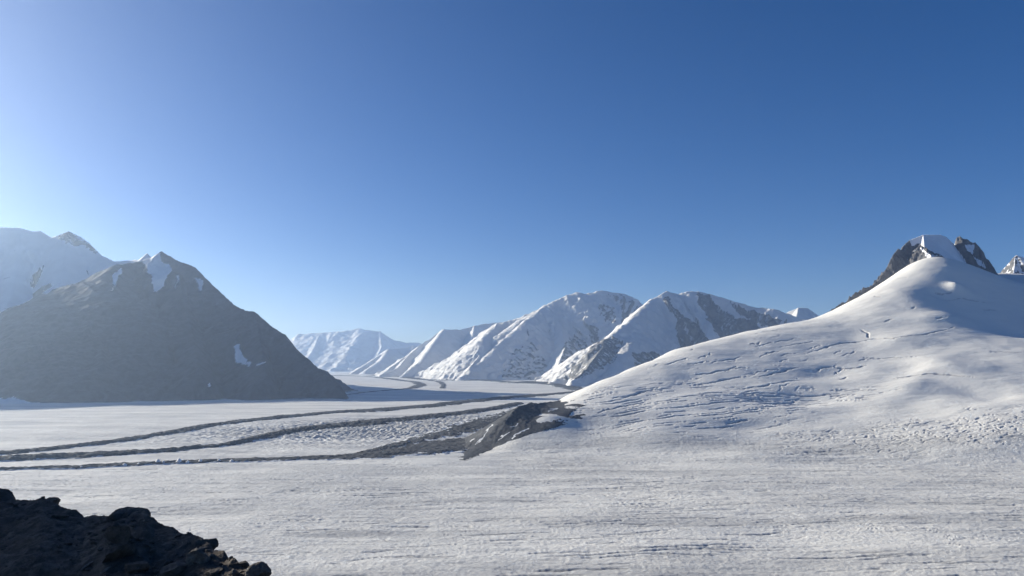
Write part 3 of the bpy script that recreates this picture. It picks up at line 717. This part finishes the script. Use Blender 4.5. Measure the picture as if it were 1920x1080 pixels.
CX = np.array([p[0] / p[1] for p in CP]); CD = np.array([p[1] for p in CP]); CZ = np.array([p[2] for p in CP])
def slope_z(x, y):
    u = x / np.maximum(y, 1.0)
    D = np.interp(u, CX, CD); Zc = np.interp(u, CX, CZ)
    front = Zc - (D - y) * 0.10 - 0.0045 * (D - y) ** 2 * (y < D)
    back = Zc - (y - D) * 0.72
    z = np.where(y < D, front, back)
    z = z + (0.45 * fbm(x / 8, y / 8, 4, 201) + 0.20 * (rid(x / 1.6, y / 1.6, 5, 205) - 0.5) + 0.10 * np.round(3 * pn(x / 1.3, y / 0.9, 209)) / 3) * np.where(y < D, 1.0, 1.0)
    return z
def near_slope():
    u = np.concatenate([np.linspace(-1.6, -0.72, 60)[:-1], np.linspace(-0.72, -0.2, 900), np.linspace(-0.2, 1.5, 160)[1:]])
    d = np.concatenate([np.linspace(8, 24, 60)[:-1], np.linspace(24, 66, 460), 66 + np.cumsum(np.linspace(0.3, 9, 90))])
    X = u[None] * d[:, None]; Y = np.repeat(d[:, None], len(u), 1)
    Z = slope_z(X, Y)
    o = grid_mesh('rocky_slope', X, Y, Z, M_SLOPE, None, None)
    tag(o, 'dark rocky slope in the lower left corner', kind='structure')
near_slope()

def rock_mesh(rng, sub=4, cuts=9, rough=0.07):
    import bmesh
    bm = bmesh.new(); bmesh.ops.create_icosphere(bm, subdivisions=sub, radius=1.0)
    V = np.array([v.co[:] for v in bm.verts]); Fc = np.array([[v.index for v in f.verts] for f in bm.faces]); bm.free()
    for _ in range(cuts):
        n = rng.normal(size=3); n /= np.linalg.norm(n); h = rng.uniform(0.34, 0.8)
        d = V @ n; m = d > h
        V[m] -= np.outer((d[m] - h) * 0.94, n)
    o = rng.uniform(0, 50)
    r = fbm(V[:, 0] * 1.7 + o + V[:, 2], V[:, 1] * 1.7 - V[:, 2] * 0.8, 4, 3)
    r2 = fbm(V[:, 1] * 5 + o + V[:, 2] * 3, V[:, 2] * 5 - V[:, 0] * 3, 3, 8)
    ln = np.linalg.norm(V, axis=1, keepdims=True)
    V = V * (1 + (rough * r + rough * 0.35 * r2)[:, None] / ln)
    return V, Fc
rng = np.random.RandomState(42)
# boulders one can point to: (px, py of the middle, half width px, half height px, depth offset, material, label)
B = [
    (4, 934, 20, 17, 0, 0, 'dark boulder standing at the left edge on the slope crest'),
    (235, 972, 44, 22, 0, 0, 'large rounded boulder humped on the slope skyline'),
    (92, 942, 22, 7, 0, 0, 'flat slab lying on the crest near the left edge'),
    (380, 1020, 24, 14, 0, 0, 'rounded dark block on the crest above the craggy grey one'),
    (375, 1047, 26, 17, -3, 2, 'craggy grey boulder with lit facets below the crest'),
    (425, 1052, 12, 9, 0, 0, 'small dark stone wedged at the crest step'),
    (446, 1064, 18, 11, 0, 0, 'dark stone on the descending crest before the last boulder'),
    (482, 1073, 24, 16, 0, 2, 'last boulder at the bottom end of the slope'),
    (232, 1036, 34, 26, -6, 0, 'leaning slab with a bright lit left edge'),
    (163, 1061, 10, 8, -8, 2, 'small pale stone left of the leaning slab'),
    (265, 1062, 26, 12, -8, 1, 'low brown arched boulder at the bottom of the photo'),
    (300, 1058, 22, 11, -7, 0, 'dark flat boulder right of the arched one'),
    (228, 1004, 30, 16, -3, 1, 'brownish boulder half sunk below the rounded one'),
    (330, 1070, 26, 12, -8, 0, 'dark block at the bottom between arched and craggy boulders'),
    (440, 1074, 8, 6, -3, 2, 'tiny pale stone at the bottom beside the last boulder'),
    (110, 968, 16, 7, -2, 1, 'brown stone under the flat crest slab'),
    (400, 1072, 16, 8, -5, 0, 'dark stone under the craggy grey boulder'),
    (200, 1068, 14, 6, -8, 2, 'grey chip of rock under the leaning slab'),
]
def on_slope(px, py, off=0.0):
    a, b = ray(px, py)
    D = float(np.interp(a, CX, CD))
    if off == 0: return D
    ys = np.linspace(D + 1.5, 14, 500)
    zz = slope_z(a * ys, ys); rz = CAM_H + b * ys
    hit = np.where(zz > rz)[0]
    if len(hit) == 0: return D
    # walk out of the crest: the first point from the viewer where the ray meets the slope
    return float(ys[hit[-1]]) if hit[-1] < len(ys) - 1 else D + off
for i, (px, py, hw, hh, off, mi, label) in enumerate(B):
    D = on_slope(px, py + hh * 0.5, off)
    V, Fc = rock_mesh(rng, 5 if hw > 15 else 4, 10, 0.09)
    w = hw * D / F * 1.12; h = hh * D / F * 1.2
    V = V * np.array([w, w * rng.uniform(0.8, 1.0), h])
    ang = rng.uniform(-0.4, 0.4)
    if 'leaning' in label: 
        c, s = math.cos(0.7), math.sin(0.7); V = np.stack([V[:, 0] * c + V[:, 2] * s * 0.8, V[:, 1], V[:, 2] * c + V[:, 0] * s * 0.6], 1)
    c, s = math.cos(ang), math.sin(ang)
    V = np.stack([V[:, 0] * c - V[:, 1] * s, V[:, 0] * s + V[:, 1] * c, V[:, 2]], 1)
    p = W(px, py, D)
    o = link_mesh('boulder', V, Fc, M_ROCKS[mi], None, True)
    o.location = (p[0], p[1], p[2])
    tag(o, label, 'boulder', 'boulders on the near rocky slope')
# loose stones between the boulders: nobody could count them
def rubble():
    protos = [rock_mesh(rng, 2, 7, 0.12) for _ in range(6)]
    VV = []; FF = []; n = 0
    for k in range(6500):
        u = -0.24 - 0.46 * rng.rand() ** 1.5; D = float(np.interp(u, CX, CD))
        t = rng.rand() ** 0.8
        y = D - t * (D - 20) + rng.uniform(-0.2, 0.5); x = u * y
        r = 0.04 + 0.22 * rng.rand() ** 5 * (1.0 if u > -0.56 else 0.6)
        V, Fc = protos[rng.randint(6)]
        a = rng.uniform(0, 6.28); c, s = math.cos(a), math.sin(a)
        v = V * np.array([r * rng.uniform(0.8, 1.4), r, r * rng.uniform(0.45, 0.85)])
        v = np.stack([v[:, 0] * c - v[:, 1] * s, v[:, 0] * s + v[:, 1] * c, v[:, 2]], 1)
        VV.append(v + np.array([x, y, float(slope_z(np.array(x), np.array(y))) + r * 0.15])); FF.append(Fc + n); n += len(V)
    o = link_mesh('rubble', np.concatenate(VV), np.concatenate(FF), M_ROCKS[0], None, False)
    tag(o, 'loose dark stones scattered over the near slope', 'rubble', kind='stuff')
rubble()

# ------------------------------------------------------------------ air
def haze():
    x, y0, y1, z0, z1 = 22000, -2000, 42500, -60, 2420
    V = [(-x, y0, z0), (x, y0, z0), (x, y1, z0), (-x, y1, z0), (-x, y0, z1), (x, y0, z1), (x, y1, z1), (-x, y1, z1)]
    Q = [(0, 3, 2, 1), (4, 5, 6, 7), (0, 1, 5, 4), (1, 2, 6, 5), (2, 3, 7, 6), (3, 0, 4, 7)]
    m = bpy.data.materials.new('valley_air'); m.use_nodes = True
    t = m.node_tree
    for n in list(t.nodes): t.nodes.remove(n)
    o_ = t.nodes.new('ShaderNodeOutputMaterial'); v = t.nodes.new('ShaderNodeVolumePrincipled')
    v.inputs['Color'].default_value = (0.56, 0.74, 1.0, 1)
    v.inputs['Density'].default_value = 2.2e-5
    v.inputs['Anisotropy'].default_value = 0.74
    t.links.new(v.outputs[0], o_.inputs['Volume'])
    o = link_mesh('haze', np.array(V, float), np.array(Q), m, None, False)
    tag(o, 'thin blue haze in the valley air', kind='stuff')
haze()
